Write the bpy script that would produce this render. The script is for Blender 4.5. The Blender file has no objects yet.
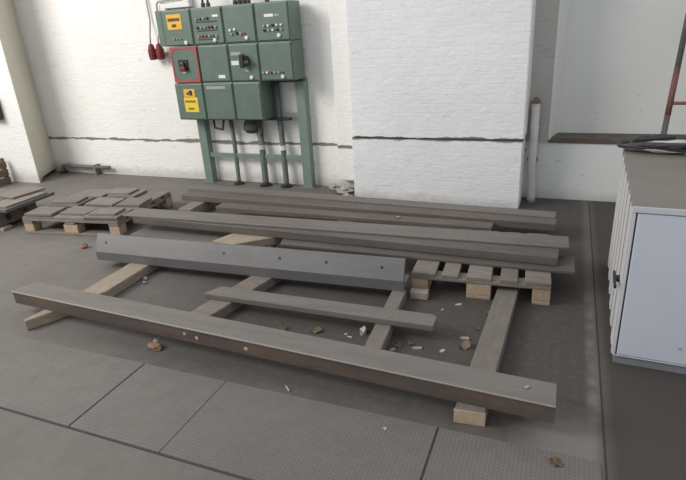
import bpy, bmesh, math, random
from mathutils import Vector, Matrix, noise
random.seed(7)
S = bpy.context.scene
COL = S.collection
PI = math.pi

# ------------------------------------------------------------------ materials
MATS = {}
def nt_new(name):
    m = bpy.data.materials.new(name); m.use_nodes = True
    t = m.node_tree; t.nodes.clear()
    out = t.nodes.new('ShaderNodeOutputMaterial'); b = t.nodes.new('ShaderNodeBsdfPrincipled')
    t.links.new(b.outputs[0], out.inputs[0])
    MATS[name] = m
    return m, t, b
class NB:
    def __init__(s, t): s.t = t
    def n(s, typ, **k):
        x = s.t.nodes.new('ShaderNode' + typ)
        for a, v in k.items(): setattr(x, a, v)
        return x
    def l(s, a, b): s.t.links.new(a, b)
    def val(s, sock, v):
        if hasattr(v, 'links') or isinstance(v, bpy.types.NodeSocket): s.l(v, sock)
        else: sock.default_value = v
    def math(s, op, a, b=0.0, c=0.0, clamp=False):
        x = s.n('Math', operation=op); x.use_clamp = clamp
        for i, v in enumerate((a, b, c)): s.val(x.inputs[i], v)
        return x.outputs[0]
    def noise(s, vec, scale, detail=4, rough=.55):
        x = s.n('TexNoise'); x.inputs['Scale'].default_value = scale
        x.inputs['Detail'].default_value = detail; x.inputs['Roughness'].default_value = rough
        s.l(vec, x.inputs['Vector']); return x.outputs['Fac']
    def ramp(s, f, a, b, lo=0., hi=1.):
        x = s.n('MapRange'); s.l(f, x.inputs['Value'])
        for k, v in zip(('From Min', 'From Max', 'To Min', 'To Max'), (a, b, lo, hi)): x.inputs[k].default_value = v
        return x.outputs[0]
    def mix(s, f, a, b):
        x = s.n('Mix', data_type='RGBA')
        s.val(x.inputs[0], f)
        for i, v in ((6, a), (7, b)):
            if isinstance(v, tuple): x.inputs[i].default_value = (*v, 1)
            else: s.l(v, x.inputs[i])
        return x.outputs[2]
    def mapv(s, vec, scale=(1, 1, 1), rot=(0, 0, 0), loc=(0, 0, 0)):
        x = s.n('Mapping'); s.l(vec, x.inputs[0])
        x.inputs['Scale'].default_value = scale; x.inputs['Rotation'].default_value = rot; x.inputs['Location'].default_value = loc
        return x.outputs[0]
    def bump(s, h, strength, dist, bsdf):
        x = s.n('Bump'); x.inputs['Strength'].default_value = strength; x.inputs['Distance'].default_value = dist
        s.l(h, x.inputs['Height']); s.l(x.outputs[0], bsdf.inputs['Normal'])

def obj_coord(q):
    """object coordinates shifted by a per-object random so that repeats differ"""
    tc = q.n('TexCoord'); oi = q.n('ObjectInfo')
    v = q.n('VectorMath', operation='ADD'); q.l(tc.outputs['Object'], v.inputs[0])
    m = q.math('MULTIPLY', oi.outputs['Random'], 13.7)
    c = q.n('CombineXYZ'); q.l(m, c.inputs[0]); q.l(m, c.inputs[1]); q.l(m, c.inputs[2])
    q.l(c.outputs[0], v.inputs[1])
    return v.outputs[0], oi.outputs['Random']

def mottled(name, c1, c2, rough=.6, metal=0., scale=6., stretch=(1, 1, 1), spot=None, spot_amt=.62, bump=.15, tone=.25, dist=.004, spotscale=3.):
    m, t, b = nt_new(name); q = NB(t)
    v, rnd = obj_coord(q)
    vs = q.mapv(v, stretch)
    n1 = q.noise(vs, scale, 5, .6); n2 = q.noise(v, scale * 7, 3, .6)
    f = q.ramp(q.math('ADD', q.math('MULTIPLY', n1, .75), q.math('MULTIPLY', n2, .25)), .33, .67)
    col = q.mix(f, c1, c2)
    if spot:
        n3 = q.noise(vs, spotscale, 6, .7)
        col = q.mix(q.ramp(n3, spot_amt, spot_amt + .14), col, spot)
    hs = q.n('HueSaturation'); q.l(col, hs.inputs['Color'])
    q.l(q.ramp(rnd, 0, 1, 1 - tone, 1 + tone), hs.inputs['Value'])
    q.l(hs.outputs[0], b.inputs['Base Color'])
    b.inputs['Roughness'].default_value = rough; b.inputs['Metallic'].default_value = metal
    if bump: q.bump(n2, bump, dist, b)
    return m

def plain(name, c, rough=.5, metal=0.):
    return mottled(name, tuple(x * .9 for x in c), tuple(min(1, x * 1.08) for x in c), rough, metal, 14, bump=.05, tone=.03)

def brickwall(name, base, base2, dirt, crackz=None, crack_w=.012, brick_bump=.6, dirt_amt=.62, foot=.12, patch=(.55, .53, .5)):
    m, t, b = nt_new(name); q = NB(t)
    tc = q.n('TexCoord'); geo = q.n('NewGeometry')
    sep = q.n('SeparateXYZ'); q.l(geo.outputs['Position'], sep.inputs[0])
    x, y, z = sep.outputs
    # bricks run along the wall: u = x + y
    u = q.math('ADD', x, y); cv = q.n('CombineXYZ'); q.l(u, cv.inputs[0]); q.l(z, cv.inputs[1])
    P = geo.outputs['Position']
    wob = q.noise(P, 5, 3)
    cvw = q.n('VectorMath', operation='ADD'); q.l(cv.outputs[0], cvw.inputs[0])
    cw = q.n('CombineXYZ'); q.l(q.math('MULTIPLY', wob, .02), cw.inputs[0]); q.l(q.math('MULTIPLY', wob, .025), cw.inputs[1]); q.l(cw.outputs[0], cvw.inputs[1])
    br = q.n('TexBrick'); q.l(cvw.outputs[0], br.inputs['Vector'])
    br.inputs['Scale'].default_value = 1; br.inputs['Brick Width'].default_value = .255; br.inputs['Row Height'].default_value = .077
    br.inputs['Mortar Size'].default_value = .006; br.inputs['Mortar Smooth'].default_value = 1.
    br.inputs['Color1'].default_value = (0, 0, 0, 1); br.inputs['Color2'].default_value = (.3, .3, .3, 1); br.inputs['Mortar'].default_value = (1, 1, 1, 1)
    mort = br.outputs['Fac']
    big = q.noise(P, 1.3, 4); fine = q.noise(P, 22, 6, .7); mid = q.noise(P, 7, 5, .65)
    col = q.mix(q.ramp(big, .35, .65), base, base2)
    # faint mortar shading, broken up where the paint is thick
    mf = q.math('MULTIPLY', mort, q.ramp(mid, .42, .75, 0, .10))
    col = q.mix(mf, col, patch)
    # flaking patches stretched along the courses
    vs = q.mapv(P, (2.2, 2.2, 9))
    fl = q.noise(vs, 1.6, 6, .72)
    col = q.mix(q.ramp(fl, dirt_amt, dirt_amt + .1, 0, .5), col, dirt)
    # small scuffs and chips in the paint
    sc1 = q.noise(q.mapv(P, (5, 5, 17)), 2.4, 3, .6); sc2 = q.noise(q.mapv(P, (16, 16, 5)), 2.1, 3, .6)
    gate = q.ramp(q.noise(P, 2.3, 3), .45, .6)
    col = q.mix(q.math('MULTIPLY', q.ramp(sc1, .66, .72, 0, .5), gate), col, (.33, .31, .29))
    col = q.mix(q.math('MULTIPLY', q.ramp(sc2, .69, .75, 0, .45), gate), col, (.33, .31, .29))
    # dirty foot of the wall
    ft = q.math('ADD', z, q.math('MULTIPLY', mid, -.16))
    col = q.mix(q.ramp(ft, foot - .14, foot - .03, .6, 0), col, dirt)
    h = q.math('ADD', q.math('MULTIPLY', mort, -.11), q.math('ADD', q.math('ADD', q.math('MULTIPLY', mid, 1.3), q.math('MULTIPLY', q.noise(q.mapv(P, (1, 1, 2.6)), 13, 4, .65), .7)), q.math('MULTIPLY', fine, .25)))
    if crackz is not None:
        wv = q.noise(q.mapv(P, (1, 1, .2)), 3.2, 4, .6)
        d = q.math('SUBTRACT', z, q.math('ADD', q.math('MULTIPLY', wv, .05), crackz - .025))
        wdt = q.ramp(q.noise(P, 6, 3), .3, .7, crack_w * .3, crack_w * 1.7)
        k = q.math('SUBTRACT', 1, q.math('DIVIDE', q.math('ABSOLUTE', d), wdt), clamp=True)
        k = q.ramp(k, 0, .5)
        col = q.mix(q.math('MULTIPLY', k, .9), col, (.17, .14, .112))
        h = q.math('ADD', h, q.math('MULTIPLY', k, -2))
    q.l(col, b.inputs['Base Color']); b.inputs['Roughness'].default_value = .8
    q.bump(h, brick_bump, .012, b)
    return m

def floor_mat(name, tread=False):
    m, t, b = nt_new(name); q = NB(t)
    geo = q.n('NewGeometry'); P = geo.outputs['Position']
    sep = q.n('SeparateXYZ'); q.l(P, sep.inputs[0]); x, y, z = sep.outputs
    n1 = q.noise(P, 1.1, 5, .6); n2 = q.noise(P, 9, 5, .7); n3 = q.noise(P, 60, 3, .7)
    col = q.mix(q.ramp(n1, .35, .65), FL1, FL2)
    col = q.mix(q.ramp(n2, .42, .75, 0, .45), col, FL3)
    col = q.mix(q.ramp(n3, .4, .8, 0, .25), col, (.22, .2, .185))
    rough = .75
    if tread:
        xr = q.math('ADD', x, y); yr = q.math('SUBTRACT', x, y)
        sx = q.math('SINE', q.math('MULTIPLY', xr, 190)); sy = q.math('SINE', q.math('MULTIPLY', yr, 190))
        lug = q.math('MULTIPLY', sx, sy)
        wear = q.ramp(q.noise(P, 2.2, 3), .38, .62, .25, 1)
        col = q.mix(q.math('MULTIPLY', q.ramp(lug, .2, .7, 0, .5), wear), col, (.09, .083, .077))
        q.bump(q.math('ADD', q.math('MULTIPLY', lug, .5), n3), .35, .004, b)
        rough = .6
    else:
        # oily, darker bay where the steel is laid out: irregular edges, with the front bar's shadow painted into the front one
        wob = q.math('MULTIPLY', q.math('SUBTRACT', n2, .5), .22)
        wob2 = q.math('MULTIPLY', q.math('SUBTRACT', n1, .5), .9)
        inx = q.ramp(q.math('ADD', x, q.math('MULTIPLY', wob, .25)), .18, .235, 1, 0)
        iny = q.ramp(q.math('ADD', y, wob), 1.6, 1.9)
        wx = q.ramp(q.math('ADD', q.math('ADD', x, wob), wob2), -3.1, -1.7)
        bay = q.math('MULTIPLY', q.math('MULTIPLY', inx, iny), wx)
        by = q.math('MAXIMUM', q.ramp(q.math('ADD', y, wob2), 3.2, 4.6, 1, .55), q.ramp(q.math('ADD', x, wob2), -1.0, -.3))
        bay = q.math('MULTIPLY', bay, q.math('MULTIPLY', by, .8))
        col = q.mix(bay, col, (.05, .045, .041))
        # concrete dust smeared along the right edge of the bay
        lx = q.math('SUBTRACT', 1, q.math('DIVIDE', q.math('ABSOLUTE', q.math('SUBTRACT', x, .222)), .035), clamp=True)
        ly = q.math('MULTIPLY', q.ramp(y, 1.65, 1.85), q.ramp(y, 2.9, 3.4, 1, 0))
        sm = q.math('MULTIPLY', q.math('MULTIPLY', lx, ly), q.ramp(n2, .46, .58, 0, .7))
        col = q.mix(sm, col, (.24, .22, .2))
        # pale corner where the concrete has worn through
        cxm = q.math('MULTIPLY', q.ramp(q.math('ADD', x, wob), -.12, .02), q.ramp(x, .225, .24, 1, 0))
        cym = q.math('MULTIPLY', q.ramp(y, 1.72, 1.78), q.ramp(q.math('ADD', y, wob), 1.95, 2.12, 1, 0))
        col = q.mix(q.math('MULTIPLY', q.math('MULTIPLY', cxm, cym), .9), col, (.21, .19, .172))
        # scattered grit and stains in the bay
        gr = q.noise(P, 26, 4, .75)
        col = q.mix(q.math('MULTIPLY', bay, q.ramp(gr, .53, .62, 0, .45)), col, (.15, .12, .095))
        # darker, browner floor to the right
        rt = q.ramp(x, .2, .3, 0, .85)
        col = q.mix(rt, col, (.045, .039, .035))
        q.bump(q.math('ADD', n2, q.math('MULTIPLY', n3, .4)), .25, .006, b)
    q.l(col, b.inputs['Base Color']); b.inputs['Roughness'].default_value = rough
    return m

FL1, FL2, FL3 = (.142, .13, .119), (.186, .172, .158), (.108, .097, .088)
W_BACK = brickwall('white_painted_brick', (.90, .895, .87), (.85, .842, .815), (.42, .4, .37), .445, .019, foot=.09)
W_PIL = brickwall('white_painted_pillar_brick', (.86, .87, .885), (.81, .82, .835), (.4, .39, .385), .605, .019, foot=.05)
W_BEIGE = brickwall('beige_shaded_brick', (.66, .63, .53), (.62, .59, .49), (.38, .36, .31), None, foot=.1, dirt_amt=.72)
W_WHITE = brickwall('white_painted_left_pillar', (.86, .86, .85), (.82, .82, .8), (.42, .4, .37), None)
W_PLAIN = brickwall('smooth_pale_plaster', (.77, .775, .745), (.72, .725, .695), (.45, .44, .42), None, brick_bump=.1, dirt_amt=.8, foot=.05, patch=(.62, .64, .62))
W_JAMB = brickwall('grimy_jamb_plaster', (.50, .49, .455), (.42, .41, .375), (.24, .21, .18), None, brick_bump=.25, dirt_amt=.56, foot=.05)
W_LOW = brickwall('smooth_white_plaster', (.80, .82, .80), (.76, .78, .76), (.45, .44, .42), None, brick_bump=.12, dirt_amt=.8, foot=.06, patch=(.7, .72, .7))
SILL = mottled('sooty_sill', (.08, .068, .057), (.15, .132, .113), .9, 0, 9, bump=.5, tone=0)
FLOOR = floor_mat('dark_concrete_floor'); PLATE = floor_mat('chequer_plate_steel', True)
STEEL = mottled('dark_mill_steel', (.095, .083, .075), (.145, .129, .118), .6, .15, 5, (.5, 3, 3), (.12, .075, .055), .62, .12, .12)
STEEL_L = mottled('dusty_steel', (.155, .14, .128), (.205, .187, .171), .65, .1, 5, (.5, 3, 3), (.12, .08, .062), .66, .12, .06)
STEEL_R = mottled('brown_rusty_steel', (.12, .098, .086), (.17, .146, .13), .65, .1, 4, (.5, 3, 3), (.14, .075, .05), .56, .15, .1)
STEEL_B = mottled('bare_blue_grey_steel', (.14, .138, .139), (.185, .182, .181), .5, .25, 3, (.8, 2, 2), (.13, .11, .1), .66, .08, .05)
STEEL_BD = mottled('blue_grey_steel_bevel_lit', (.15, .147, .149), (.185, .18, .18), .5, .25, 4, (.8, 2, 2), None, .6, .08, .05)  # bevel copy, colour lifted to stand in for light that face misses
EDGE = mottled('worn_steel_edge', (.33, .31, .29), (.42, .4, .375), .5, .2, 12, bump=.05, tone=.02)
STEEL_F = mottled('dark_rusted_steel_web', (.075, .06, .052), (.125, .098, .083), .65, .1, 4, (.7, 3, 3), (.17, .095, .06), .52, .2, .05)
PLATES = mottled('brownish_steel_plate', (.19, .165, .148), (.255, .225, .203), .65, .15, 8, (1, 1, 1), (.11, .08, .066), .64, .12, .14)
PLATE_G = mottled('green_grey_steel_plate', (.10, .11, .105), (.16, .16, .15), .6, .2, 8, (1, 1, 1), None, .64, .12, .1)
WOOD_G = mottled('weathered_grey_wood', (.17, .145, .125), (.25, .22, .19), .85, 0, 7, (1, 5, 5), (.12, .1, .085), .64, .3, .1)
WOOD_B = mottled('weathered_bearer_wood', (.15, .13, .115), (.215, .19, .168), .85, 0, 7, (5, 1, 5), (.1, .085, .07), .66, .3, .04)
WOOD_Y = mottled('fresh_sawn_wood', (.36, .27, .18), (.47, .37, .265), .8, 0, 8, (5, 1, 5), (.24, .17, .1), .64, .2, .1)
WOOD_L = mottled('pale_timber_bearer', (.27, .22, .165), (.37, .31, .24), .8, 0, 8, (5, 1, 5), (.2, .155, .11), .62, .2, .03)
WOOD_D = mottled('brown_plank', (.115, .08, .055), (.18, .13, .09), .8, 0, 8, (5, 1, 5), (.1, .07, .05), .62, .2, .03)
GREEN = mottled('green_hammer_paint', (.115, .165, .137), (.145, .198, .166), .42, .1, 10, (1, 1, 1), (.085, .15, .12), .68, .1, .03)
GREEN_F = mottled('pale_green_frame_paint', (.165, .225, .197), (.215, .28, .245), .5, .1, 8, (1, 1, 1), (.12, .12, .1), .62, .15, .03)
GREEN_D = mottled('grimy_green_conduit', (.12, .15, .13), (.17, .20, .175), .55, .2, 9, (1, 1, 1), (.08, .075, .065), .56, .15, .04)
SEAM = plain('dark_seam', (.045, .05, .045), .7)
JOINT = plain('dark_joint', (.05, .043, .038), .9)
BLACK = plain('black_plastic', (.025, .025, .027), .4)
RED = plain('red_paint', (.38, .075, .08), .5)
DKRED = mottled('dark_red_plug', (.15, .012, .016), (.21, .022, .026), .55, 0, 10, bump=.05, tone=.1)
YEL = plain('yellow_sticker', (.80, .60, .05), .5)
ORG = plain('orange_sticker', (.80, .45, .05), .5)
REDBTN = plain('red_button', (.35, .05, .04), .4)
WHT = plain('white_plastic', (.8, .8, .78), .4)
GRYBTN = plain('grey_button', (.35, .38, .36), .4)
CONDW = mottled('white_conduit_paint', (.72, .72, .69), (.8, .8, .77), .5, 0, 8, bump=.05, tone=.03)
PIPEW = mottled('dull_white_pipe', (.56, .55, .52), (.66, .65, .62), .5, 0, 5, (1, 1, 1), (.3, .28, .25), .66, .08, .03)
PIPED = mottled('dark_grimy_pipe', (.14, .125, .115), (.22, .2, .185), .7, 0, 8, bump=.1, tone=.03)
CABW = mottled('bluish_white_enamel', (.57, .60, .675), (.61, .64, .71), .4, 0, 3, bump=.02, tone=.01)
CABF = mottled('white_frame_enamel', (.55, .56, .60), (.60, .61, .65), .4, 0, 4, bump=.02, tone=.01)
CABT = mottled('dusty_beige_top', (.205, .185, .165), (.25, .228, .203), .7, 0, 5, bump=.05, tone=.01)
CABP = mottled('grey_plinth_paint', (.17, .18, .2), (.22, .23, .25), .6, 0, 6, bump=.05, tone=.01)
LADG = mottled('grey_steel_ladder', (.12, .11, .11), (.18, .165, .165), .5, .3, 6, (1, 1, 1), (.25, .1, .085), .55, .08, .02)
LADR = mottled('red_oxide_ladder', (.15, .055, .05), (.21, .085, .078), .6, 0, 8, (1, 1, 1), (.2, .17, .16), .62, .08, .02)
RUBBER = mottled('black_cable', (.035, .033, .036), (.07, .066, .07), .55, 0, 20, bump=.05, tone=.1)
WRAP = mottled('grey_plastic_film', (.42, .41, .42), (.62, .61, .62), .35, 0, 15, bump=.4, tone=.02)
LEAF = mottled('dry_leaf', (.21, .15, .095), (.34, .25, .17), .8, 0, 25, bump=.2, tone=.25)
PAPER = mottled('pale_scrap', (.33, .31, .28), (.45, .42, .38), .8, 0, 20, bump=.1, tone=.2)
BRICK = mottled('pinkish_offcut', (.33, .26, .22), (.42, .345, .3), .85, 0, 12, bump=.3, tone=.03)
STONE = mottled('rubble_grey', (.26, .245, .225), (.40, .38, .35), .9, 0, 15, bump=.4, tone=.2)
RUST = mottled('rusty_scrap', (.2, .1, .06), (.3, .17, .11), .8, 0, 25, bump=.3, tone=.15)

# ------------------------------------------------------------------ builders
class MB:
    def __init__(s): s.bm = bmesh.new()
    def box(s, x0, x1, y0, y1, z0, z1, bev=0):
        return s.prism([(x0, y0), (x1, y0), (x1, y1), (x0, y1)], z0, z1, bev)
    def prism(s, pts, z0, z1, bev=0, f=None):
        n = len(pts); b = s.bm
        lo = [b.verts.new((p[0], p[1], z0)) for p in pts]; hi = [b.verts.new((p[0], p[1], z1)) for p in pts]
        fs = [b.faces.new(lo[::-1]), b.faces.new(hi)]
        for i in range(n): fs.append(b.faces.new((lo[i], lo[(i + 1) % n], hi[(i + 1) % n], hi[i])))
        if bev: s.bevel(fs, bev)
        return s
    def bevel(s, fs, w, seg=2):
        es = list({e for f in fs for e in f.edges})
        bmesh.ops.recalc_face_normals(s.bm, faces=fs)
        bmesh.ops.bevel(s.bm, geom=es, offset=w, segments=seg, profile=.5, affect='EDGES', clamp_overlap=True)
    def sweep(s, prof, a, b, up=(0, 0, 1), bev=0, cuts=0, sag=0, ang=(0, 0)):
        """profile (across, up) swept from point a to b; ang = skew of the end cuts"""
        a, b = Vector(a), Vector(b); d = (b - a).normalized(); upv = Vector(up); side = d.cross(upv).normalized(); upv = side.cross(d)
        rings = []
        for i in range(cuts + 2):
            t = i / (cuts + 1); p = a.lerp(b, t) - upv * sag * 4 * t * (1 - t)
            sk = ang[0] * (1 - t) + ang[1] * t
            rings.append([s.bm.verts.new(p + side * q[0] + upv * q[1] + d * q[0] * sk) for q in prof])
        fs = [s.bm.faces.new(rings[0][::-1]), s.bm.faces.new(rings[-1])]
        n = len(prof)
        for r0, r1 in zip(rings, rings[1:]):
            for i in range(n): fs.append(s.bm.faces.new((r0[i], r0[(i + 1) % n], r1[(i + 1) % n], r1[i])))
        if bev:
            if not cuts: s.bevel(fs, bev)
        return s
    def tube(s, pts, r, n=10, r2=None, cap=True):
        pts = [Vector(p) for p in pts]; rings = []
        d0 = (pts[1] - pts[0]).normalized()
        ref = Vector((0, 0, 1)) if abs(d0.z) < .9 else Vector((1, 0, 0))
        for i, p in enumerate(pts):
            d = (pts[min(i + 1, len(pts) - 1)] - pts[max(i - 1, 0)]).normalized()
            sd = d.cross(ref).normalized(); ref = sd.cross(d).normalized()
            rr = r if r2 is None else r + (r2 - r) * i / (len(pts) - 1)
            rings.append([s.bm.verts.new(p + (sd * math.cos(k * 2 * PI / n) + ref * math.sin(k * 2 * PI / n)) * rr) for k in range(n)])
        for a, b in zip(rings, rings[1:]):
            for k in range(n):
                f = s.bm.faces.new((a[k], a[(k + 1) % n], b[(k + 1) % n], b[k])); f.smooth = True
        if cap: s.bm.faces.new(rings[0][::-1]); s.bm.faces.new(rings[-1])
        return s
    def lathe(s, c, axis, prof, n=16):
        """prof: list of (distance along axis, radius)"""
        c = Vector(c); ax = Vector(axis).normalized(); ref = Vector((0, 0, 1)) if abs(ax.z) < .9 else Vector((1, 0, 0))
        u = ax.cross(ref).normalized(); v = ax.cross(u); rings = []
        for (d, r) in prof:
            rings.append([s.bm.verts.new(c + ax * d + (u * math.cos(k * 2 * PI / n) + v * math.sin(k * 2 * PI / n)) * max(r, 1e-4)) for k in range(n)])
        for a, b in zip(rings, rings[1:]):
            for k in range(n): s.bm.faces.new((a[k], a[(k + 1) % n], b[(k + 1) % n], b[k]))
        s.bm.faces.new(rings[0][::-1]); s.bm.faces.new(rings[-1])
        return s
    def blob(s, c, size, seed=0, rough=.35, sub=2):
        r = bmesh.ops.create_icosphere(s.bm, subdivisions=sub, radius=1)
        for v in r['verts']:
            k = 1 + rough * noise.noise(v.co * 1.7 + Vector((seed * 3.1, seed, 0)))
            v.co = Vector((v.co.x * size[0] * k + c[0], v.co.y * size[1] * k + c[1], max(v.co.z * size[2] * k, -size[2] * .75) + c[2]))
        return s
    def xform(s, M):
        bmesh.ops.transform(s.bm, matrix=M, verts=s.bm.verts); return s
    def build(s, name, mat, parent=None, loc=None):
        bm = s.bm; bmesh.ops.recalc_face_normals(bm, faces=bm.faces)
        if parent is not None:
            wl = world_loc(parent)
            off = wl; own = Vector((0, 0, 0))
        else:
            xs = [v.co for v in bm.verts]
            mn = Vector([min(v[i] for v in xs) for i in range(3)]); mx = Vector([max(v[i] for v in xs) for i in range(3)])
            off = Vector(loc) if loc else Vector(((mn.x + mx.x) / 2, (mn.y + mx.y) / 2, mn.z)); own = off
        for v in bm.verts: v.co -= off
        me = bpy.data.meshes.new(name); bm.to_mesh(me); bm.free()
        mats = mat if isinstance(mat, (list, tuple)) else [mat]
        for m_ in mats: me.materials.append(m_)
        o = bpy.data.objects.new(name, me); COL.objects.link(o); o.location = own
        if parent is not None: o.parent = parent
        return o
def world_loc(o):
    v = Vector((0, 0, 0))
    while o is not None: v += o.location; o = o.parent
    return v
def tag(o, label, cat, group=None):
    o['label'] = label; o['category'] = cat; o['kind'] = 'thing'
    if group: o['group'] = group
    return o
def thing(name, label, cat, loc, group=None):
    o = bpy.data.objects.new(name, None); COL.objects.link(o); o.location = loc; o.empty_display_size = .1
    return tag(o, label, cat, group)
def struct(o): o['kind'] = 'structure'; return o
def turn(cx, cy, a): return Matrix.Translation((cx, cy, 0)) @ Matrix.Rotation(a, 4, 'Z') @ Matrix.Translation((-cx, -cy, 0))

# ------------------------------------------------------------------ the setting
fl = MB()
bmv = fl.bm
fl.box(-15, 4.5, -2.5, 6.2, -.12, 0)
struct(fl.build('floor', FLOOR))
# chequered steel covers let into the floor in front of the steel
edges = [-4.6, -1.945, -1.44, -.385, .24]
for a, b_ in zip(edges, edges[1:]):
    struct(MB().box(a + (.0015 if a == -1.44 else .005), b_ - (.0015 if b_ == -1.44 else .005), 1.293, 1.79, -.02, .004, .002).build('floor_plate', PLATE))
struct(MB().box(.248, .256, 1.3, 5.0, -.02, .001).build('trim_5', JOINT))
# narrow dark joints around the covers
struct(MB().box(-4.6, .24, 1.281, 1.29, -.02, .0015).build('trim_1', JOINT))
for e in edges[1:4]:
    struct(MB().box(e - .004, e + .004, 1.29, 1.79, -.02, .0015).build('trim_1', JOINT))

struct(MB().box(-15, -.135, 5.06, 5.9, 0, 3.4).build('wall_back', W_BACK))
# bricked-up window bay to the right: parapet, sill, set-back panel and splayed reveal
struct(MB().box(-.31, 4.5, 5.058, 5.9, 0, .55).build('wall_parapet', W_LOW))
struct(MB().box(-.12, 4.5, 5.28, 5.9, .55, 3.4).build('wall_bay', W_PLAIN))
struct(MB().prism([(-.132, 5.03), (-.118, 5.03), (-.06, 5.285), (-.132, 5.285)], .55, 3.4).build('trim_2', W_PLAIN))
struct(MB().box(-.128, 4.5, 5.045, 5.3, .515, .561, .004).build('trim_3', SILL))
# main brick pillar, a hair thicker above the bed joint
p = MB(); p.box(-1.855, -.32, 4.69, 5.1, 0, .602, .008); p.box(-1.845, -.31, 4.675, 5.1, .608, 3.4, .012)
struct(p.build('wall_pillar', W_PIL))
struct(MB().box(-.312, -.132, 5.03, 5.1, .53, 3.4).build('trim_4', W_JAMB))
struct(MB().box(-2.12, -1.85, 4.955, 5.1, .1, 3.4, .012).build('wall_pilaster', W_BACK))
# left pillar: white front, beige flank with its shaded-side darkening put into the colour
struct(MB().prism([(-6.5, 4.50), (-5.95, 4.53), (-5.96, 4.545), (-6.5, 5.1)], 0, 3.4).build('wall_left_pillar', W_WHITE))
struct(MB().prism([(-5.949, 4.532), (-6.25, 5.06), (-6.3, 5.06), (-5.965, 4.532)], .05, 3.4).build('wall_left_pillar_flank', W_BEIGE))

# ------------------------------------------------------------------ electrical switchboard
FY = 4.76
sb = thing('electrical_switchboard', 'green steel bank of electrical switch boxes on a legged frame against the white wall', 'switchboard', (-3.12, 4.98, 0))
def yl(x, z): return (x, FY, z)
xs1 = [-3.87, -3.51, -3.145, -2.79, -2.43]
def cab(x0, x1, z0, z1):
    m = MB(); m.box(x0 + .002, x1 - .002, FY, 5.0, z0 + .002, z1 - .002, .006)
    m.box(x0 + .012, x1 - .012, FY - .012, FY + .004, z0 + .012, z1 - .012, .006)      # raised cover
    return m.build('switch_box', GREEN, sb)
def btn(box, x, z, r, mat, name='button', d=.018):
    MB().lathe((x, FY - .011, z), (0, -1, 0), [(0, r), (d * .7, r), (d, r * .7)], 10).build(name, mat, box)
def plate(box, x0, x1, z0, z1, mat, name, d=.003):
    return MB().box(x0, x1, FY - .012 - d, FY - .011, z0, z1).build(name, mat, box)
r1 = [cab(a, b_, 1.485, 1.83) for a, b_ in zip(xs1, xs1[1:])]
xs2 = [-3.83, -3.49, -3.13, -2.79, -2.43]
r2 = [cab(a, b_, 1.125, 1.485) for a, b_ in zip(xs2, xs2[1:])]
xs3 = [-3.85, -3.49, -3.13, -2.81]
r3 = [cab(a, b_, .745, 1.125) for a, b_ in zip(xs3, xs3[1:])]
MB().box(-3.945, -3.872, FY + .004, 5.0, 1.49, 1.83, .005).build('side_channel', GREEN, sb)
# row 1
plate(r1[0], -3.80, -3.625, 1.645, 1.785, ORG, 'warning_sticker')
for k, (a, b_, z) in enumerate(((-3.785, -3.64, 1.735), (-3.745, -3.68, 1.68))):
    m = MB(); x = a
    while x < b_ - .012:
        w = random.choice((.011, .014, .017)); m.box(x, x + w, FY - .017, FY - .014, z - .014, z + .014); x += w + .005
    m.build('sticker_lettering', BLACK, r1[0])
for x in (-3.74, -3.70, -3.66): btn(r1[0], x, 1.555, .010, GRYBTN)
for box, x, z in ((r1[0], -3.60, 1.515), (r1[1], -3.255, 1.525), (r1[2], -2.895, 1.53), (r1[3], -2.545, 1.535), (r2[2], -2.89, 1.165), (r2[3], -2.545, 1.165)):
    btn(box, x, z, .020, WHT, 'lock_cap', .02)
for i, z in enumerate((1.725, 1.645, 1.565)):
    for j in range(6):
        x = -3.44 + j * .042
        if i == 0 and j > 3: continue
        mt = [[GRYBTN, REDBTN, GRYBTN, BLACK, GRYBTN, GRYBTN], [BLACK, GRYBTN, GRYBTN, REDBTN, BLACK, GRYBTN], [GRYBTN, REDBTN, REDBTN, GRYBTN, REDBTN, GRYBTN]][i][j]
        btn(r1[1], x, z, .0125, mt)
    plate(r1[1], -3.45, -3.21, z - .034, z - .024, SEAM, 'legend_strip')
plate(r1[1], -3.255, -3.19, 1.735, 1.755, WHT, 'name_plate')
for x, z, mt in ((-3.07, 1.605, WHT), (-3.02, 1.61, WHT), (-3.06, 1.57, GRYBTN), (-3.0, 1.575, BLACK), (-2.955, 1.57, GRYBTN), (-2.92, 1.565, REDBTN)): btn(r1[2], x, z, .014, mt)
plate(r1[3], -2.685, -2.59, 1.70, 1.725, WHT, 'name_plate'); plate(r1[3], -2.58, -2.53, 1.702, 1.72, GRYBTN, 'name_plate')
for i, z in enumerate((1.625, 1.585)):
    for j in range(5):
        btn(r1[3], -2.695 + j * .045, z, .012, [[GRYBTN, WHT, BLACK, WHT, WHT], [BLACK, GRYBTN, WHT, BLACK, GRYBTN]][i][j])
# row 2: red-framed main switch
m = MB()
a0, a1, b0, b1 = -3.822, -3.498, 1.132, 1.478
m.box(a0, a1, FY - .016, FY - .011, b0, b0 + .02); m.box(a0, a1, FY - .016, FY - .011, b1 - .02, b1)
m.box(a0, a0 + .018, FY - .016, FY - .011, b0 + .02, b1 - .02); m.box(a1 - .018, a1, FY - .016, FY - .011, b0 + .02, b1 - .02)
for sx, cx in ((1, a0 + .018), (-1, a1 - .018)):
    for sz, cz in ((1, b0 + .02), (-1, b1 - .02)):
        v = [m.bm.verts.new((cx + dx * sx, FY - .0155, cz + dz * sz)) for dx, dz in ((0, 0), (.06, 0), (.03, .012), (.012, .03), (0, .06))]
        m.bm.faces.new(v)
m.build('red_border', RED, r2[0])
plate(r2[0], -3.735, -3.625, 1.25, 1.355, BLACK, 'switch_plate', .012)
m = MB(); m.lathe((-3.68, FY - .02, 1.30), (0, -1, 0), [(0, .032), (.03, .03), (.034, .02)]); m.build('rotary_knob', BLACK, r2[0])
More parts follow.
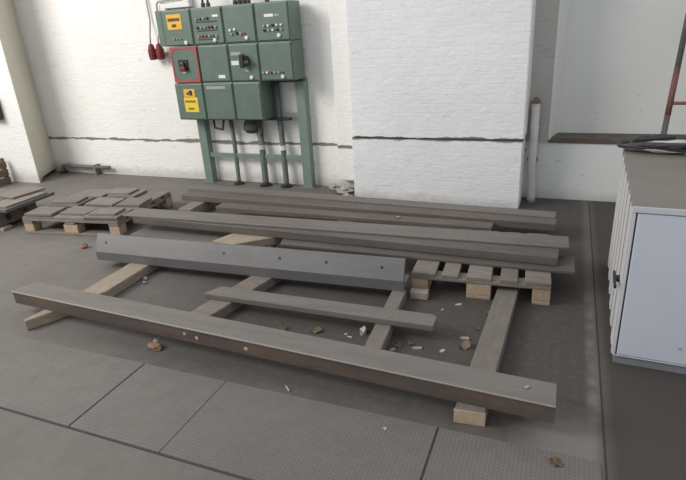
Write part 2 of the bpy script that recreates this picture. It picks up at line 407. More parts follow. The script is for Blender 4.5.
MB().box(-3.715, -3.64, FY - .06, FY - .024, 1.252, 1.29, .006).build('rotary_handle', DKRED, r2[0])
plate(r2[0], -3.70, -3.665, 1.225, 1.238, WHT, 'name_plate')
plate(r2[1], -3.275, -3.195, 1.165, 1.195, WHT, 'name_plate')
plate(r2[2], -3.105, -3.02, 1.285, 1.325, WHT, 'name_plate')
plate(r2[2], -3.10, -2.99, 1.375, 1.405, GRYBTN, 'legend_strip')
m = MB(); m.lathe((-2.945, FY - .012, 1.325), (0, -1, 0), [(0, .05), (.02, .048), (.04, .03)])
m.box(-2.97, -2.925, FY - .085, FY - .05, 1.26, 1.39, .008); m.box(-2.925, -2.87, FY - .08, FY - .055, 1.29, 1.325, .006)
m.build('rotary_handle', BLACK, r2[2])
plate(r2[2], -2.955, -2.915, 1.22, 1.24, GRYBTN, 'legend_strip')
for j in range(6): btn(r2[3], -2.755 + j * .042, 1.205, .012, [GRYBTN, WHT, REDBTN, GRYBTN, GRYBTN, REDBTN][j])
# row 3
plate(r3[0], -3.735, -3.60, .985, 1.065, ORG, 'hazard_sticker')
m = MB(); m.lathe((-3.685, FY - .0145, 1.02), (0, -1, 0), [(0, .024), (.002, .024)], 3); m.box(-3.665, -3.63, FY - .0175, FY - .0145, 1.0, 1.05); m.build('hazard_symbol', BLACK, r3[0])
plate(r3[0], -3.745, -3.575, .83, .98, YEL, 'warning_sticker')
OLIVE = plain('olive_lettering', (.2, .16, .03))
for z, x0, x1 in ((.94, -3.73, -3.6), (.865, -3.70, -3.625)):
    x = x0; m = MB()
    while x < x1: w = random.choice((.012, .016)); m.box(x, x + w, FY - .018, FY - .015, z - .010, z + .010); x += w + .006
    m.build('sticker_lettering', OLIVE, r3[0])
plate(r3[1], -3.445, -3.215, 1.06, 1.088, GRYBTN, 'legend_strip')
# stand
lw = [('frame_leg', -3.79, -3.69, .06, GREEN_F, 0, .745), ('frame_leg', -2.535, -2.435, .06, GREEN_F, 0, 1.125)]
for n_, x0, x1, d, mt, z0, z1 in lw:
    m = MB(); m.box(x0, x1, 4.955, 4.967, z0, z1, .003); m.box(x1 - .012, x1, 4.967, 5.045, z0, z1, .003)
    m.box(x0 - .02, x1 + .02, 4.94, 5.05, 0, .01); m.build(n_, mt, sb)
for x, r, zt in ((-3.345, .023, .745), (-3.0, .034, .745), (-2.745, .03, 1.125)):
    m = MB(); m.tube([(x - .02, 4.985, zt), (x - .01, 4.985, .4), (x, 4.96, .05), (x, 4.955, .02)], r, 12)
    c = m.build('conduit', GREEN_D, sb)
    MB().lathe((x, 4.955, 0), (0, 0, 1), [(0, r + .035), (.018, r + .033), (.03, r + .008)], 12).build('foot_flange', BLACK, c)
for x in (-3.0, -2.745): MB().lathe((x - .008, 4.975, .40), (0, 0, 1), [(0, .04), (.045, .04)], 12).build('clamp', PIPEW if x < -2.9 else CONDW, sb)
MB().box(-3.69, -2.535, 4.967, 4.985, .295, .345, .003).build('crossbar', GREEN_F, sb)
MB().box(-2.72, -2.535, 4.967, 4.985, .74, .785, .003).build('crossbar', GREEN_F, sb)
MB().box(-3.87, -2.62, 4.93, 4.995, .715, .742, .004).build('support_rail', SEAM, sb)
MB().box(-2.80, -2.43, 4.93, 4.995, 1.095, 1.122, .004).build('support_rail', SEAM, sb)
m = MB(); m.lathe((-3.10, 4.97, .72), (0, 0, -1), [(0, .06), (.05, .085), (.10, .09), (.14, .06), (.15, .02)], 14); m.tube([(-3.03, 4.96, .66), (-2.96, 4.95, .60), (-2.99, 4.95, .55)], .012)
m.build('bell', plain('grey_black_bell', (.07, .07, .075), .5), sb)
m = MB(); m.tube([(-3.55, 4.94, .72), (-3.55, 4.94, .63), (-3.45, 4.94, .61), (-3.42, 4.94, .72)], .012); m.build('cable_loop', RUBBER, sb)
for x in (-3.42, -3.36, -3.05, -3.0, -2.95, -2.9, -2.7):
    MB().lathe((x, 4.86, 1.825), (0, 0, 1), [(0, .022), (.04, .022), (.05, .012), (.35, .012)], 10).build('cable_gland', RUBBER, sb)

# conduits and plugs left of the boxes
cd = thing('wall_conduit', 'white square conduit bent around the top left corner of the green switch boxes', 'conduit', (-3.9, 5.05, 1.5))
m = MB(); m.box(-4.05, -3.68, 4.985, 5.058, 1.855, 1.9, .004); m.build('horizontal_run', CONDW, cd)
m = MB(); m.box(-4.055, -3.985, 4.985, 5.058, 1.53, 1.856, .004); m.build('drop', CONDW, cd)
MB().box(-3.75, -3.68, 4.985, 5.058, 1.9, 2.5, .004).build('riser', CONDW, cd)
MB().tube([(-3.70, 5.035, 1.945), (-4.0, 5.03, 1.94), (-4.10, 5.03, 1.93), (-4.125, 5.03, 1.90), (-4.13, 5.03, 1.63)], .012).build('grey_pipe', plain('grey_conduit_paint', (.4, .4, .4), .5), cd)
FLEX = plain('grey_flex', (.3, .3, .3))
for x, nm, zt in ((-4.24, 'leftmost of the two dark red plugs hanging on the wall left of the switch boxes', 2.5), (-4.135, 'dark red plug hanging under the thin grey pipe, nearer the green switch boxes', 1.63)):
    t = thing('power_plug', nm, 'plug', (x, 4.97, 1.34), 'dark red plugs beside the switchboard')
    m = MB(); m.lathe((x, 4.965, 1.52), (.06, 0, -1), [(0, .018), (.02, .03), (.05, .036), (.055, .043), (.11, .045), (.155, .042), (.165, .03)], 14); m.build('plug_body', DKRED, t)
    MB().lathe((x - .002, 4.965, 1.505), (.06, 0, -1), [(-.02, .012), (0, .02), (.012, .03)], 14).build('collar', GRYBTN, t)
    MB().tube([(x, 4.965, 1.51), (x - .005, 4.985, 1.58), (x + .002, 5.028, 1.64), (x, 5.03, zt)] if zt < 2 else [(x, 4.965, 1.51), (x - .005, 4.985, 1.6), (x - .01, 5.035, 1.75), (x - .03, 5.045, zt)], .008, 6).build('flex', FLEX, t)
    MB().box(x - .03, x + .035, 4.985, 5.0605, 1.40, 1.425, .003).build('holder', GRYBTN, t)

# ------------------------------------------------------------------ pipes, sill clutter, ladder
t = thing('drain_pipe', 'dull white upright pipe standing in the corner right of the brick pillar', 'pipe', (-.24, 4.95, 0))
MB().tube([(-.235, 4.93, .0), (-.235, 4.93, .05), (-.24, 4.955, .16), (-.25, 4.965, .28), (-.25, 4.965, .88)], .036, 14).build('pipe_body', PIPEW, t)
m = MB(); m.lathe((-.25, 4.965, .872), (0, 0, 1), [(0, .039), (.02, .04), (.022, .028)], 14); m.build('rim', PIPED, t)
m = MB(); m.blob((-.25, 4.965, .9), (.025, .02, .025), 3); m.build('stopper', RUST, t)
MB().box(-.295, -.205, 4.995, 5.034, .36, .385, .003).build('clamp', PIPED, t)

t = thing('pipe_stub', 'short dark grimy pipe running along the wall foot beside the left pillar', 'pipe', (-5.7, 5.0, 0))
m = MB(); m.tube([(-6.06, 4.995, .0), (-6.06, 4.995, .07), (-6.04, 4.995, .095), (-5.98, 4.995, .1), (-5.25, 4.995, .1)], .024, 12); m.build('pipe_body', PIPED, t)
m = MB(); m.lathe((-6.06, 4.995, 0), (0, 0, 1), [(0, .05), (.02, .05), (.03, .03)], 12); m.build('flange', BLACK, t)
MB().box(-5.5, -5.47, 4.97, 5.06, .0, .13, .003).build('bracket', PIPED, t)

t = thing('ladder', 'grey and red oxide steel ladder leaning on the wall behind the cabinet', 'ladder', (.86, 4.6, 0))
def lp(x, z): return (x, 4.55 + z * .33, z)
for x in (.715, 1.1):
    m = MB(); m.tube([lp(x - .066, 0), lp(x + .006, .8)], .021, 10); m.build('rail', LADG, t)
    m = MB(); m.tube([lp(x + .006, .8), lp(x + .037, 1.14)], .022, 10); m.build('rail', LADR, t)
    m = MB(); m.tube([lp(x + .037, 1.14), lp(x + .159, 2.5)], .021, 10); m.build('rail', LADG, t)
for z in (.385, .885, 1.385, 1.885, 2.385): MB().tube([lp(.65 + z * .09, z), lp(1.035 + z * .09, z)], .013, 10).build('rung', LADR, t)

# ------------------------------------------------------------------ cabinet on the right
cx0, cx1, cy0, cy1 = .30, 1.30, 2.48, 3.66
t = thing('steel_cabinet', 'white steel machine cabinet with ribbed flank and beige top at the right edge', 'cabinet', (cx0, cy0, 0)); CABINET = t
MB().box(cx0 + .012, cx1, cy0 + .012, cy1, .0, .047, .003).build('plinth', CABP, t)
bd = MB().box(cx0 + .012, cx1, cy0 + .012, cy1, .047, .785, .004).build('body', CABF, t)
m = MB(); m.box(cx0, cx1 + .01, cy0, cy1 + .01, .782, .80, .004); m.build('top_panel', CABT, t)
MB().box(cx0 - .001, cx1 + .01, cy0 - .004, cy0 + .004, .774, .801, .002).build('top_edge', CABF, t)
m = MB(); m.box(cx0 + .005, cx0 + .015, cy0 + .002, cy0 + .014, .047, .774, .002); m.box(cx0 + .015, cx1, cy0 + .002, cy0 + .014, .047, .053, .002); m.build('front_frame', CABF, t)
d = MB().box(cx0 + .022, cx1 - .01, cy0 + .001, cy0 + .014, .056, .770, .004).build('door', CABW, t)
MB().lathe((cx0 + .27, cy0 + .002, .14), (0, -1, 0), [(0, .008), (.004, .006)], 10).build('screw', GRYBTN, d)
MB().box(cx0 + .015, cx0 + .022, cy0 + .006, cy0 + .014, .056, .770).build('door_gap', SEAM, t)
rb = MB(); y = cy0 + .05
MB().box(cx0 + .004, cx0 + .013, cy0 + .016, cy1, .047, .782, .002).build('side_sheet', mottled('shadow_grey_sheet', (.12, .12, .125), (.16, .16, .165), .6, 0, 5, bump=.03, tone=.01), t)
rb.box(cx0 - .001, cx0 + .0125, cy0 + .016, cy0 + .05, .047, .782, .002)
while y < cy1 - .03:
    rb.prism([(cx0 - .002, y + .03), (cx0 - .002, y + .10), (cx0 + .013, y + .12), (cx0 + .013, y + .01)], .06, .775); y += .185
rb.build('ribbed_panel', mottled('grey_white_ribs', (.52, .52, .525), (.58, .58, .585), .5, 0, 5, bump=.03, tone=.01), t)
m = MB(); m.lathe((cx0 - .001, cy0 + .12, .40), (-1, 0, 0), [(0, .018), (.018, .016), (.022, .008)], 12); m.box(cx0 - .03, cx0 - .018, cy0 + .02, cy0 + .19, .392, .41, .003); m.build('handle', BLACK, t)

CABINET.rotation_euler.z = -.031
# coil of cable on the cabinet
t = thing('cable_coil', 'black cable coiled and wrapped in grey film on top of the white cabinet', 'cable', (.62, 3.52, .80))
def loop(cx, cy, a, b_, z, tw, n=26, ph=0, ex=0):
    return [(cx + a * math.cos(k * 2 * PI / n + ph) + ex * math.sin(2 * k), cy + b_ * math.sin(k * 2 * PI / n + ph) * (1 + .15 * math.cos(k * 4 * PI / n)), z + tw * math.sin(k * 4 * PI / n + ph)) for k in range(n + 1)]
for i, (a, b_, z, tw, ph, cy) in enumerate(((.30, .10, .83, .012, 0, 3.54), (.275, .075, .842, .016, .7, 3.55), (.31, .085, .852, .014, 1.6, 3.53), (.25, .11, .858, .014, 2.2, 3.53))):
    MB().tube(loop(.61, cy, a, b_, z, tw, ph=ph), .011, 8).build('cable_turn', RUBBER, t)
m = MB(); m.tube([(.62, 3.46, .85), (.72, 3.43, .84), (.80, 3.36, .825), (.9, 3.38, .813), (1.05, 3.45, .813)], .013, 8); m.build('cable_tail', RUBBER, t)
m = MB(); m.blob((.58, 3.52, .829), (.20, .06, .035), 5, .6, 3); m.blob((.78, 3.46, .832), (.15, .06, .04), 9, .7, 3); m.build('plastic_film', WRAP, t)
m = MB()
for k in range(3): m.lathe((.68 + k * .01, 3.46 + k * .04, .85), (1, .1, 0), [(0, .03), (.02, .03)], 10)
m.build('cable_tie', BLACK, t)

# ------------------------------------------------------------------ steel bars and timber bearers
def rect(w, h): return [(-w / 2, 0), (w / 2, 0), (w / 2, h), (-w / 2, h)]
def bar(name, label, cat, mat, a, b_, w, h, bev=.004, group=None, ang=(0, 0), prof=None):
    o = MB().sweep(prof or rect(w, h), a, b_, bev=bev, ang=ang).build(name, mat)
    return tag(o, label, cat, group)
G_B = 'steel bars laid out on timbers'
# bearers
G_T = 'timber bearers under the steel'
m = MB(); m.prism([(-2.915, 1.87), (-2.89, 1.85), (-2.80, 2.03), (-2.695, 2.3), (-2.715, 3.42), (-2.885, 3.42), (-2.865, 2.3)], 0, .069, .007)
o = m.build('timber_bearer', WOOD_L); tag(o, 'pale timber bearer at the left, sticking out in front of the long front bar', 'timber', G_T)
kn = MB(); kn.lathe((-2.84, 2.02, .069), (0, 0, 1), [(0, .026), (.002, .022)], 10); kn.build('knot', WOOD_D, o)
tag(MB().prism([(-1.99, 2.14), (-1.85, 2.10), (-1.69, 2.9), (-1.84, 2.93)], 0, .069, .006).build('timber_bearer', WOOD_G), 'grey timber bearer under the left end of the small short bar', 'timber', G_T)
tag(MB().prism([(-.85, 2.09), (-.755, 2.09), (-.815, 2.84), (-.90, 2.84)], 0, .069, .006).build('timber_bearer', WOOD_B), 'narrow grey timber bearer under the right end of the small short bar', 'timber', G_T)
o = MB().prism([(-.33, 1.845), (-.205, 1.855), (-.172, 3.15), (-.29, 3.15)], 0, .069, .005).build('timber_bearer', WOOD_B)
tag(o, 'long flat grey timber bearer at the right running in under the pallet', 'timber', G_T)
MB().prism([(-.332, 1.842), (-.203, 1.852), (-.203, 1.86), (-.332, 1.85)], .002, .067).build('sawn_end', WOOD_Y, o)

# long front bar
t = thing('steel_beam', 'longest dark steel bar in front, with a rusty web and a lipped top plate', 'steel bar', (-1.53, 1.98, .07), G_B)
A, B = Vector((-3.13, 2.075, 0)), Vector((.06, 1.945, 0))
MB().sweep([(-.07, .147), (.072, .147), (.0735, .15), (.0735, .158), (.071, .161), (-.07, .161)], A, B, ang=(-.35, .05)).build('top_plate', STEEL_L, t)
MB().sweep([(-.012, .0705), (.069, .0705), (.069, .147), (-.012, .147)], A, B, ang=(-.35, .05)).build('web', STEEL_F, t)
MB().sweep([(.0735, .15), (.0755, .151), (.0755, .157), (.0735, .158)], A, B, ang=(-.35, .05)).build('worn_edge', EDGE, t)
# paint spots on the web
for x in (-1.79, -1.71, -1.40): 
    yy = 2.075 + (x + 3.13) * (1.945 - 2.075) / 3.19 - .0693
    MB().lathe((x, yy, .105 if x > -1.75 else .115), (0, -1, 0), [(0, .011), (.002, .008)], 8).build('paint_spot', PAPER, t)

# bevelled blue-grey bar with holes
t = thing('angle_bar', 'long blue-grey steel bar standing on edge, drilled with holes along its tilted upper face', 'steel bar', (-2.0, 2.84, .07), G_B)
A, B = Vector((-3.16, 2.70, 0)), Vector((-.825, 2.81, 0))
prof = [(.0, .07), (.006, .14), (-.052, .258), (-.062, .262), (-.075, .256), (-.022, .143), (-.04, .10), (-.17, .10), (-.17, .07)]
m = MB(); m.sweep(prof, A, B, ang=(0, 0)); bo = m.build('bar_body', [STEEL_B, STEEL_BD], t)
for f in bo.data.polygons:
    if f.normal.y < -.5 and f.normal.z < .1: f.material_index = 1
d_ = (B - A).normalized(); fn = Vector((d_.y * .9, -.89, .455)).normalized()
for x in (-3.07, -2.075, -1.655, -1.33, -.965):
    t_ = (x - A.x) / (B.x - A.x); c = A.lerp(B, t_) + Vector((0, .026, .206))
    MB().lathe(c, fn, [(-.004, .0095), (.0012, .0098)], 14).build('bolt_hole', BLACK, t)
MB().prism([(-.97, 2.82), (-.89, 2.82), (-.89, 2.95), (-.97, 2.95)], .1005, .12, .003).build('shim', STEEL, t)

# small short bar
tag(MB().prism([(-1.985, 2.395), (-1.93, 2.51), (-.575, 2.53), (-.548, 2.505), (-.55, 2.41)], .0695, .108, .006).build('flat_bar', STEEL_L),
    'short flat steel bar lying between the long front bar and the holed bar', 'steel bar', G_B)

# stack on the pallet
F = MB().sweep(rect(.225, .018), (-1.86, 3.225, .146), (.125, 3.25, .146), bev=.003, ang=(.3, 0)).build('flat_bar', STEEL)
tag(F, 'thin steel plate lying directly on the right pallet beneath the bars', 'steel bar', G_B)
E_ = MB().sweep(rect(.2, .056), (-3.26, 3.318, .1665), (.03, 3.29, .1665), bev=.004).build('flat_bar', STEEL)
tag(E_, 'dark flat steel bar under the wide top bar, showing along its front edge', 'steel bar', G_B)
D_ = MB().sweep(rect(.185, .0145), (-3.35, 3.30, .223), (.085, 3.43, .223), bev=.004, ang=(-.1, 0)).build('flat_bar', STEEL_L)
tag(D_, 'widest flat steel bar, topmost of the pile reaching onto the right pallet', 'steel bar', G_B)
tag(MB().sweep(rect(.24, .03), (-3.235, 3.262, .07), (-1.95, 3.29, .07), bev=.004, ang=(-.1, 0)).build('flat_bar', STEEL_L), 'low grey steel plate lying behind the left end of the holed bar', 'steel bar', G_B)
tag(MB().prism([(-2.36, 3.04), (-2.16, 3.02), (-1.93, 3.22), (-1.9, 3.36), (-2.10, 3.40), (-2.30, 3.20)], .101, .165, .006).build('timber_block', WOOD_L), 'pale timber block wedged under the bars behind the holed bar', 'timber')

# rear bars against the wall, on short bearers
for x, lab in ((-3.2, 'timber end under the left end of the rear bars'), (-1.6, 'timber bearer hidden under the middle of the rear bars'), (-.62, 'timber bearer under the right ends of the rear bars')):
    tag(MB().prism([(x - .07, 3.80), (x + .07, 3.80), (x + .06, 4.40), (x - .08, 4.42)], 0, .099, .006).build('timber_bearer', WOOD_G if x < -3 else WOOD_B), lab, 'timber', 'timbers under the rear bars')
tag(MB().sweep(rect(.13, .06), (-3.48, 4.305, .1), (-.01, 4.16, .1), bev=.004).build('flat_bar', STEEL_L), 'rearmost long steel bar, nearest the switchboard and pillar', 'steel bar', G_B)
tag(MB().sweep(rect(.125, .055), (-3.40, 4.09, .1), (.0, 4.02, .1), bev=.004).build('flat_bar', STEEL_R), 'brown rusty long steel bar second from the wall', 'steel bar', G_B)
tag(MB().sweep(rect(.125, .038), (-2.87, 3.885, .1), (-.44, 3.885, .1), bev=.004).build('flat_bar', STEEL_R), 'shorter brown steel bar third from the wall, its right end cut short', 'steel bar', G_B)

# ------------------------------------------------------------------ pallets
def pallet(label, cx, cy, ang, W, D, boards, group, along):
    """W across the front, D deep; deck boards run along the depth ('y') or the front ('x')"""
    t = thing('wooden_pallet', label, 'pallet', (cx, cy, 0), group)
    M = turn(0, 0, ang); M = Matrix.Translation((cx, cy, 0)) @ Matrix.Rotation(ang, 4, 'Z')
    def bx(name, x0, x1, y0, y1, z0, z1, mat, bev=.004):
        return MB().box(x0, x1, y0, y1, z0, z1, bev).xform(M).build(name, mat, t)
    hw, hd = W / 2, D / 2
    n = len(boards)
    for (a, b_) in boards:
        if along == 'y': bx('deck_board', a, b_, -hd, hd, .122, .1445, WOOD_G)
        else: bx('deck_board', -hw, hw, a, b_, .122, .1445, WOOD_G)
    for i in (-1, 0, 1):
        if along == 'y': bx('stringer_board', -hw, hw, i * (hd - .05) - .05, i * (hd - .05) + .05, .1, .1215, WOOD_G)
        else: bx('stringer_board', i * (hw - .05) - .05, i * (hw - .05) + .05, -hd, hd, .1, .1215, WOOD_G)
        for j in (-1, 0, 1):
            w = .05 if i else .072; d_ = .05
            bx('block', i * (hw - w) - w, i * (hw - w) + w, j * (hd - .05) - .05 + (.004 if j == -1 else 0), j * (hd - .05) + .05, .0225, .0995, WOOD_Y)
        w = .05 if i else .072
        if along == 'y': bx('bottom_board', i * (hw - w) - w, i * (hw - w) + w, -hd, hd, 0, .022, WOOD_Y)
        else: bx('bottom_board', -hw, hw, i * (hd - .05) - .05, i * (hd - .05) + .05, 0, .022, WOOD_G)
    return t, M
pallet('weathered wooden pallet at the right under the ends of the long bars', -.425, 3.355, .06, .815, .79,
       [(-.4075, -.262), (-.222, -.122), (-.072, .072), (.122, .222), (.262, .4075)], 'wooden pallets', 'y')
pl, PM = pallet('wooden pallet at the left loaded with small flat steel plates', -4.03, 3.62, .13, 1.0, .86,
       [(-.43, -.31), (-.25, -.15), (-.08, .08), (.15, .25), (.31, .43)], 'wooden pallets', 'x')

# steel plates on the left pallet: base layer and staggered upper layers
G_P = 'flat steel plates on the left pallet'
rows = []
pos = ['front left corner', 'front middle', 'front right corner', 'left edge, second row', 'centre, second row', 'right edge, second row', 'left edge, third row', 'centre, third row', 'right edge, third row']
cols = [(-.50, -.18), (-.165, .155), (.17, .50)]; yr = [(-.42, -.155), (-.145, .12), (.13, .40)]
k = 0
for j, (y0, y1) in enumerate(yr):
    for i, (x0, x1) in enumerate(cols):
        h = .016 + .004 * ((i + j) % 2)
        o = MB().box(x0, x1, y0, y1, .145, .145 + h, .002).xform(PM @ turn((x0 + x1) / 2, (y0 + y1) / 2, random.uniform(-.03, .03))).build('steel_plate', PLATES)
        tag(o, 'brownish flat steel plate in the bottom layer on the left pallet, ' + pos[k], 'steel plate', G_P); k += 1
ups = [(-.48, -.20, -.41, -.20, 0, .04, 'upper plate at the front left corner of the left pallet'),
       (-.14, .14, -.36, -.17, 0, -.03, 'upper plate at the front middle of the left pallet'),
       (.16, .50, -.43, -.20, 0, .02, 'upper plate at the front right corner of the left pallet, reaching its edge'),
       (-.45, -.13, -.16, .08, 0, .05, 'upper plate behind the front left one on the left pallet'),
       (-.08, .22, -.10, .10, 0, -.04, 'upper plate in the middle of the left pallet'),
       (.25, .49, -.10, .12, 0, .06, 'upper plate at the middle of the right edge of the left pallet'),
       (-.40, -.08, .12, .36, 0, .02, 'upper plate at the back left of the left pallet'),
       (-.03, .27, .16, .38, 0, -.05, 'upper plate at the back centre of the left pallet'),
       (-.44, -.16, -.13, .05, 1, .08, 'topmost plate on the left half of the left pallet'),
       (-.05, .20, .18, .35, 1, -.02, 'topmost plate at the back centre of the left pallet'),
       (.20, .46, -.40, -.24, 1, .05, 'topmost plate at the front right of the left pallet')]
for x0, x1, y0, y1, lv, a, lab in ups:
    z0 = .166 + lv * .0205
    o = MB().box(x0, x1, y0, y1, z0, z0 + .02, .002).xform(PM @ turn((x0 + x1) / 2, (y0 + y1) / 2, a)).build('steel_plate', PLATES)
    tag(o, lab, 'steel plate', G_P)

# stack cut off by the left edge of the photo
tag(MB().box(-5.6, -4.74, 3.10, 3.20, 0, .03, .003).xform(turn(-5, 3.1, .05)).build('timber_board', WOOD_L), 'pale timber board on the floor under the far left steel block', 'timber')
tag(MB().box(-5.6, -4.84, 3.45, 3.55, 0, .03, .003).xform(turn(-5, 3.1, .05)).build('timber_board', WOOD_B), 'grey timber board on the floor behind, under the far left steel block', 'timber')
t = thing('steel_block', 'dark steel block with a drilled end at the far left edge, carrying plates', 'steel block', (-5.1, 3.3, .03))
M_ = turn(-5, 3.1, .05)
MB().box(-5.6, -4.80, 3.08, 3.56, .0305, .185, .006).xform(M_).build('block_body', STEEL_R, t)
MB().lathe((-4.80, 3.24, .10), (1, .05, 0), [(0, .03), (.002, .03)], 14).build('bore', BLACK, t)
MB().lathe((-4.80, 3.42, .11), (1, .05, 0), [(0, .02), (.002, .02)], 14).build('bore', BLACK, t)
G_L = 'steel plates on the far left block'
for x0, x1, y0, y1, z0, h, a, lab, mt in (
    (-5.65, -4.66, 3.10, 3.66, .186, .03, .05, 'green-edged steel plate lying on the far left block', PLATE_G),
    (-5.6, -4.95, 3.14, 3.62, .2165, .018, .10, 'upper grey plate at the far left edge of the photo', STEEL_L),
    (-4.93, -4.69, 3.16, 3.62, .2165, .016, .02, 'upper plate at the right end of the far left stack', PLATES),
    (-5.08, -4.80, 3.36, 3.70, .2355, .018, -.12, 'topmost tilted plate of the far left stack', PLATES)):
    o = MB().box(x0, x1, y0, y1, z0, z0 + h, .003).xform(turn((x0 + x1) / 2, (y0 + y1) / 2, a)).build('steel_plate', mt); tag(o, lab, 'steel plate', G_L)

# brown post and small wall box at the far left
m = MB(); m.box(-6.36, -6.16, 4.13, 4.2, .0, .1, .004); m.box(-6.34, -6.29, 4.2, 4.25, 0, .24, .004)
t = thing('wooden_crate', 'low brown wooden crate at the far left edge by the pillar foot', 'crate', (-6.55, 4.3, 0))
for z0 in (.0, .1, .2): MB().box(-7.0, -6.34, 4.16, 4.18, z0 + .005, z0 + .085, .003).build('slat', WOOD_D, t)
for z0 in (.0, .1, .2): MB().box(-6.36, -6.34, 4.182, 4.45, z0 + .005, z0 + .085, .003).build('slat', WOOD_D, t)
for x, y in ((-6.38, 4.20), (-6.96, 4.20), (-6.38, 4.43)): MB().box(x - .02, x + .02, y - .02, y + .02, 0, .32, .003).build('post', WOOD_D, t)
m.bm.free()
t = thing('junction_box', 'small dark box mounted on the left pillar at the photo edge', 'junction box', (-6.27, 4.48, .84))
MB().box(-6.42, -6.22, 4.43, 4.505, .78, 1.05, .01).build('housing', BLACK, t)
MB().box(-6.41, -6.23, 4.422, 4.431, .79, 1.04, .004).build('cover', plain('dark_grey_cover', (.09, .09, .1), .5), t)
MB().tube([(-6.3, 4.48, 1.05), (-6.31, 4.485, 1.15), (-6.45, 4.485, 1.2)], .01, 8).build('cable', RUBBER, t)

# ------------------------------------------------------------------ litter on the floor
def leaf(x, y, s, label, mat=LEAF, rot=None, cat='leaf', z=.0, name='dry_leaf'):
    m = MB(); b = m.bm; n = 9; rot = random.uniform(0, 6.28) if rot is None else rot
    mid, L, R = [], [], []
    for i in range(n):
        t_ = i / (n - 1); w = math.sin(PI * t_) ** .7 * .42 * (1 + .25 * math.sin(t_ * 17 + x * 9)) + .01
        c = .10 * math.sin(t_ * 3 + x * 5) + .12 * t_ * t_
        mid.append(b.verts.new((t_ - .5, 0, .03 + c))); L.append(b.verts.new((t_ - .5, w, .14 + c + .06 * math.sin(t_ * 9)))); R.append(b.verts.new((t_ - .5, -w, .10 + c + .07 * math.cos(t_ * 8))))
    for i in range(n - 1):
        b.faces.new((mid[i], mid[i + 1], L[i + 1], L[i])); b.faces.new((R[i], R[i + 1], mid[i + 1], mid[i]))
    geom = b.faces[:]
    r = bmesh.ops.solidify(b, geom=geom, thickness=.03)
    mn = min(v.co.z for v in b.verts)
    for v in b.verts: v.co.z -= mn
    s *= .78
    m.xform(Matrix.Translation((x, y, z)) @ Matrix.Rotation(rot, 4, 'Z') @ Matrix.Diagonal((s, s, s, 1)))
    o = m.build(name, mat); return tag(o, label, cat, 'litter on the dark floor')
leaf(-1.20, 2.34, .085, 'tan curled leaf on the floor in front of the middle of the short bar', rot=.4)
leaf(-1.40, 2.30, .07, 'pinkish brown leaf left of the tan leaf in front of the short bar', rot=1.4)
leaf(-.385, 2.42, .085, 'tan crumpled leaf beside the left edge of the long right bearer', rot=.7)
leaf(-.355, 2.62, .05, 'small brown leaf against the long right bearer, nearer the pallet', rot=2.)
leaf(-.31, 2.79, .06, 'brown leaf lying against the right bearer close to the pallet', rot=1.2, z=.0)
leaf(-.175, 2.2, .05, 'orange-brown leaf at the right side of the long right bearer', rot=.2)
leaf(.08, 1.735, .07, 'single orange leaf on the floor in front of the right end of the front bar', rot=2.6)
leaf(-.72, 2.33, .06, 'brown leaf right of the narrow bearer', rot=.9)
leaf(-.665, 2.37, .05, 'tan leaf scrap right of the narrow bearer, farther right', rot=2.9)
leaf(-1.52, 2.28, .05, 'small dark tan leaf near the grey bearer under the short bar', rot=.5)
G_S = 'litter on the dark floor'
def scrap(x, y, sx, sy, rot, label, z=0., mat=PAPER, name='paper_scrap', cat='scrap', h=.006):
    m = MB(); m.prism([(-.5, -.35), (-.1, -.5), (.5, -.28), (.42, .3), (.05, .5), (-.4, .25)], 0, 1)
    for v in m.bm.verts: v.co.z *= 1 + .6 * math.sin(v.co.x * 5 + x)
    m.xform(Matrix.Translation((x, y, z)) @ Matrix.Rotation(rot, 4, 'Z') @ Matrix.Diagonal((sx * .7, sy * .7, h * .8, 1)))
    return tag(m.build(name, mat), label, cat, G_S)
scrap(-1.12, 1.83, .075, .014, -.75, 'thin pale sliver on the floor in front of the middle of the front bar')
scrap(-1.03, 2.36, .03, .02, .3, 'white paper bit left of the narrow bearer')
scrap(-1.0, 2.34, .05, .012, -.2, 'thin white strip left of the narrow bearer')
scrap(-.945, 2.40, .05, .075, .5, 'pale grey scrap leaning near the narrow bearer', h=.03)
scrap(-.49, 2.35, .045, .03, .8, 'small grey-white scrap between the narrow and the long right bearer')
scrap(-.58, 2.77, .03, .02, .4, 'tiny white bit on the floor before the pallet middle')
scrap(-.50, 2.86, .06, .03, .2, 'flat pale scrap on the floor before the pallet')
scrap(-.40, 2.50, .075, .04, -.2, 'grey flake beside the long right bearer above the tan leaf', h=.01, mat=STONE)
scrap(-.60, 1.71, .035, .03, .2, 'small pale chip in front of the right half of the front bar')
scrap(-.74, 2.29, .05, .03, .7, 'beige flake beside the foot of the narrow bearer', mat=STONE)
scrap(-.62, 2.34, .08, .04, .1, 'beige broken flakes right of the narrow bearer', mat=STONE)
scrap(-.055, 1.95, .03, .02, .5, 'small metal chip lying on the right end of the front bar', z=.1635, mat=STONE)
for x, y, s, lab in ((-2.72, 2.60, .026, 'white rubble crumb beside the left bearer in front of the holed bar'), (-2.665, 2.63, .02, 'small rubble crumb right of the white one by the left bearer'), (-2.63, 2.58, .016, 'tiny rubble crumb farther right by the left bearer')):
    tag(MB().blob((x, y, s * .5), (s, s * .8, s * .65), x * 7, .5).build('rubble', STONE), lab, 'rubble', G_S)
tag(MB().blob((-3.62, 2.99, .018), (.03, .026, .024), 2, .4).build('rusty_nut', RUST), 'rusty lump on the floor at the left end of the holed bar', 'scrap', G_S)
m = MB(); m.blob((-1.99, 1.93, .014), (.05, .032, .018), 8, .6); o = tag(m.build('rust_flake', RUST), 'rusty clump with a white crumb in front of the left half of the front bar', 'scrap', G_S)
MB().blob((-1.99, 1.94, .04), (.014, .012, .014), 3, .4).build('crumb', PAPER, o)
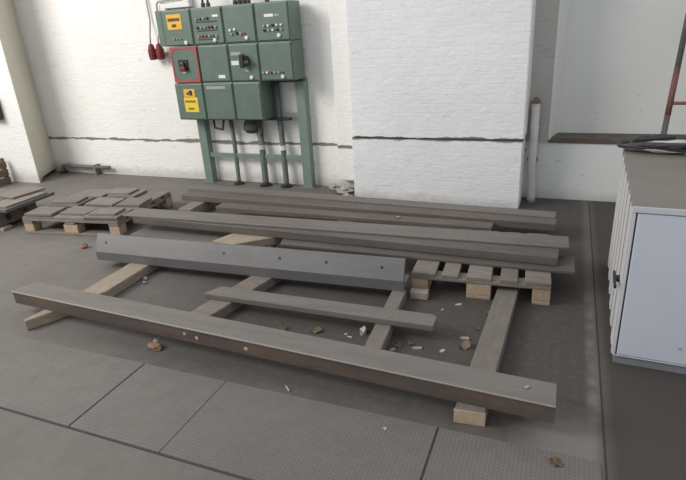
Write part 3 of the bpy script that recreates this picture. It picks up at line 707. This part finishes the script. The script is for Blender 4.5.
tag(MB().box(-.80, -.69, 2.855, 2.915, 0, .052, .006).xform(turn(-.745, 2.885, .08)).build('brick_offcut', BRICK), 'pinkish block offcut on the floor at the left front corner of the right pallet', 'block')
for i, (x, y, sx, sy, sz, lab) in enumerate(((-2.03, 4.86, .08, .06, .035, 'largest plaster lump at the foot of the pilaster'), (-2.2, 4.98, .05, .04, .028, 'small plaster lump left of the pilaster foot'), (-1.93, 4.66, .05, .04, .03, 'plaster lump at the left corner of the main pillar foot'))):
    tag(MB().blob((x, y, sz * .7), (sx, sy, sz), i * 5 + 2, .7, 3).build('plaster_lump', STONE), lab, 'rubble', 'fallen plaster at the pillar foot')
tag(MB().blob((-1.17, 3.88, .148), (.018, .012, .01), 4, .4).build('chip', STONE), 'small pale chip lying on the shorter brown rear bar', 'scrap', G_S)

# ------------------------------------------------------------------ light and camera
w = bpy.data.worlds.new('World'); S.world = w; w.use_nodes = True
bg = w.node_tree.nodes['Background']; bg.inputs[0].default_value = (.93, .96, 1, 1); bg.inputs[1].default_value = .67
def area(name, loc, target, sx, sy, e, col):
    L = bpy.data.lights.new(name, 'AREA'); L.shape = 'RECTANGLE'; L.size = sx; L.size_y = sy; L.energy = e; L.color = col
    o = bpy.data.objects.new(name, L); COL.objects.link(o); o.location = loc
    o.rotation_euler = (Vector(target) - Vector(loc)).to_track_quat('-Z', 'Y').to_euler(); return o
area('window_light', (-7.5, -.5, 5.0), (-3.0, 4.6, .8), 4.5, 3, 500, (1, .95, .88))

cam = bpy.data.cameras.new('Camera'); co = bpy.data.objects.new('Camera', cam); COL.objects.link(co)
pitch, roll, yaw = (math.radians(v) for v in (21.8876, -3.6584, 23.1834))
fw = Vector((-math.sin(yaw) * math.cos(pitch), math.cos(yaw) * math.cos(pitch), -math.sin(pitch)))
rt = Vector((math.cos(yaw), math.sin(yaw), 0)); up = rt.cross(fw)
r2_ = rt * math.cos(roll) + up * math.sin(roll); u2_ = up * math.cos(roll) - rt * math.sin(roll)
co.matrix_world = Matrix(((r2_.x, u2_.x, -fw.x, 0), (r2_.y, u2_.y, -fw.y, 0), (r2_.z, u2_.z, -fw.z, 1.6), (0, 0, 0, 1)))
cam.sensor_fit = 'HORIZONTAL'; cam.sensor_width = 36; cam.lens = 537.4 * 36 / 686; cam.clip_start = .05
S.camera = co
S.view_settings.view_transform = 'Standard'; S.view_settings.look = 'None'; S.view_settings.exposure = 0
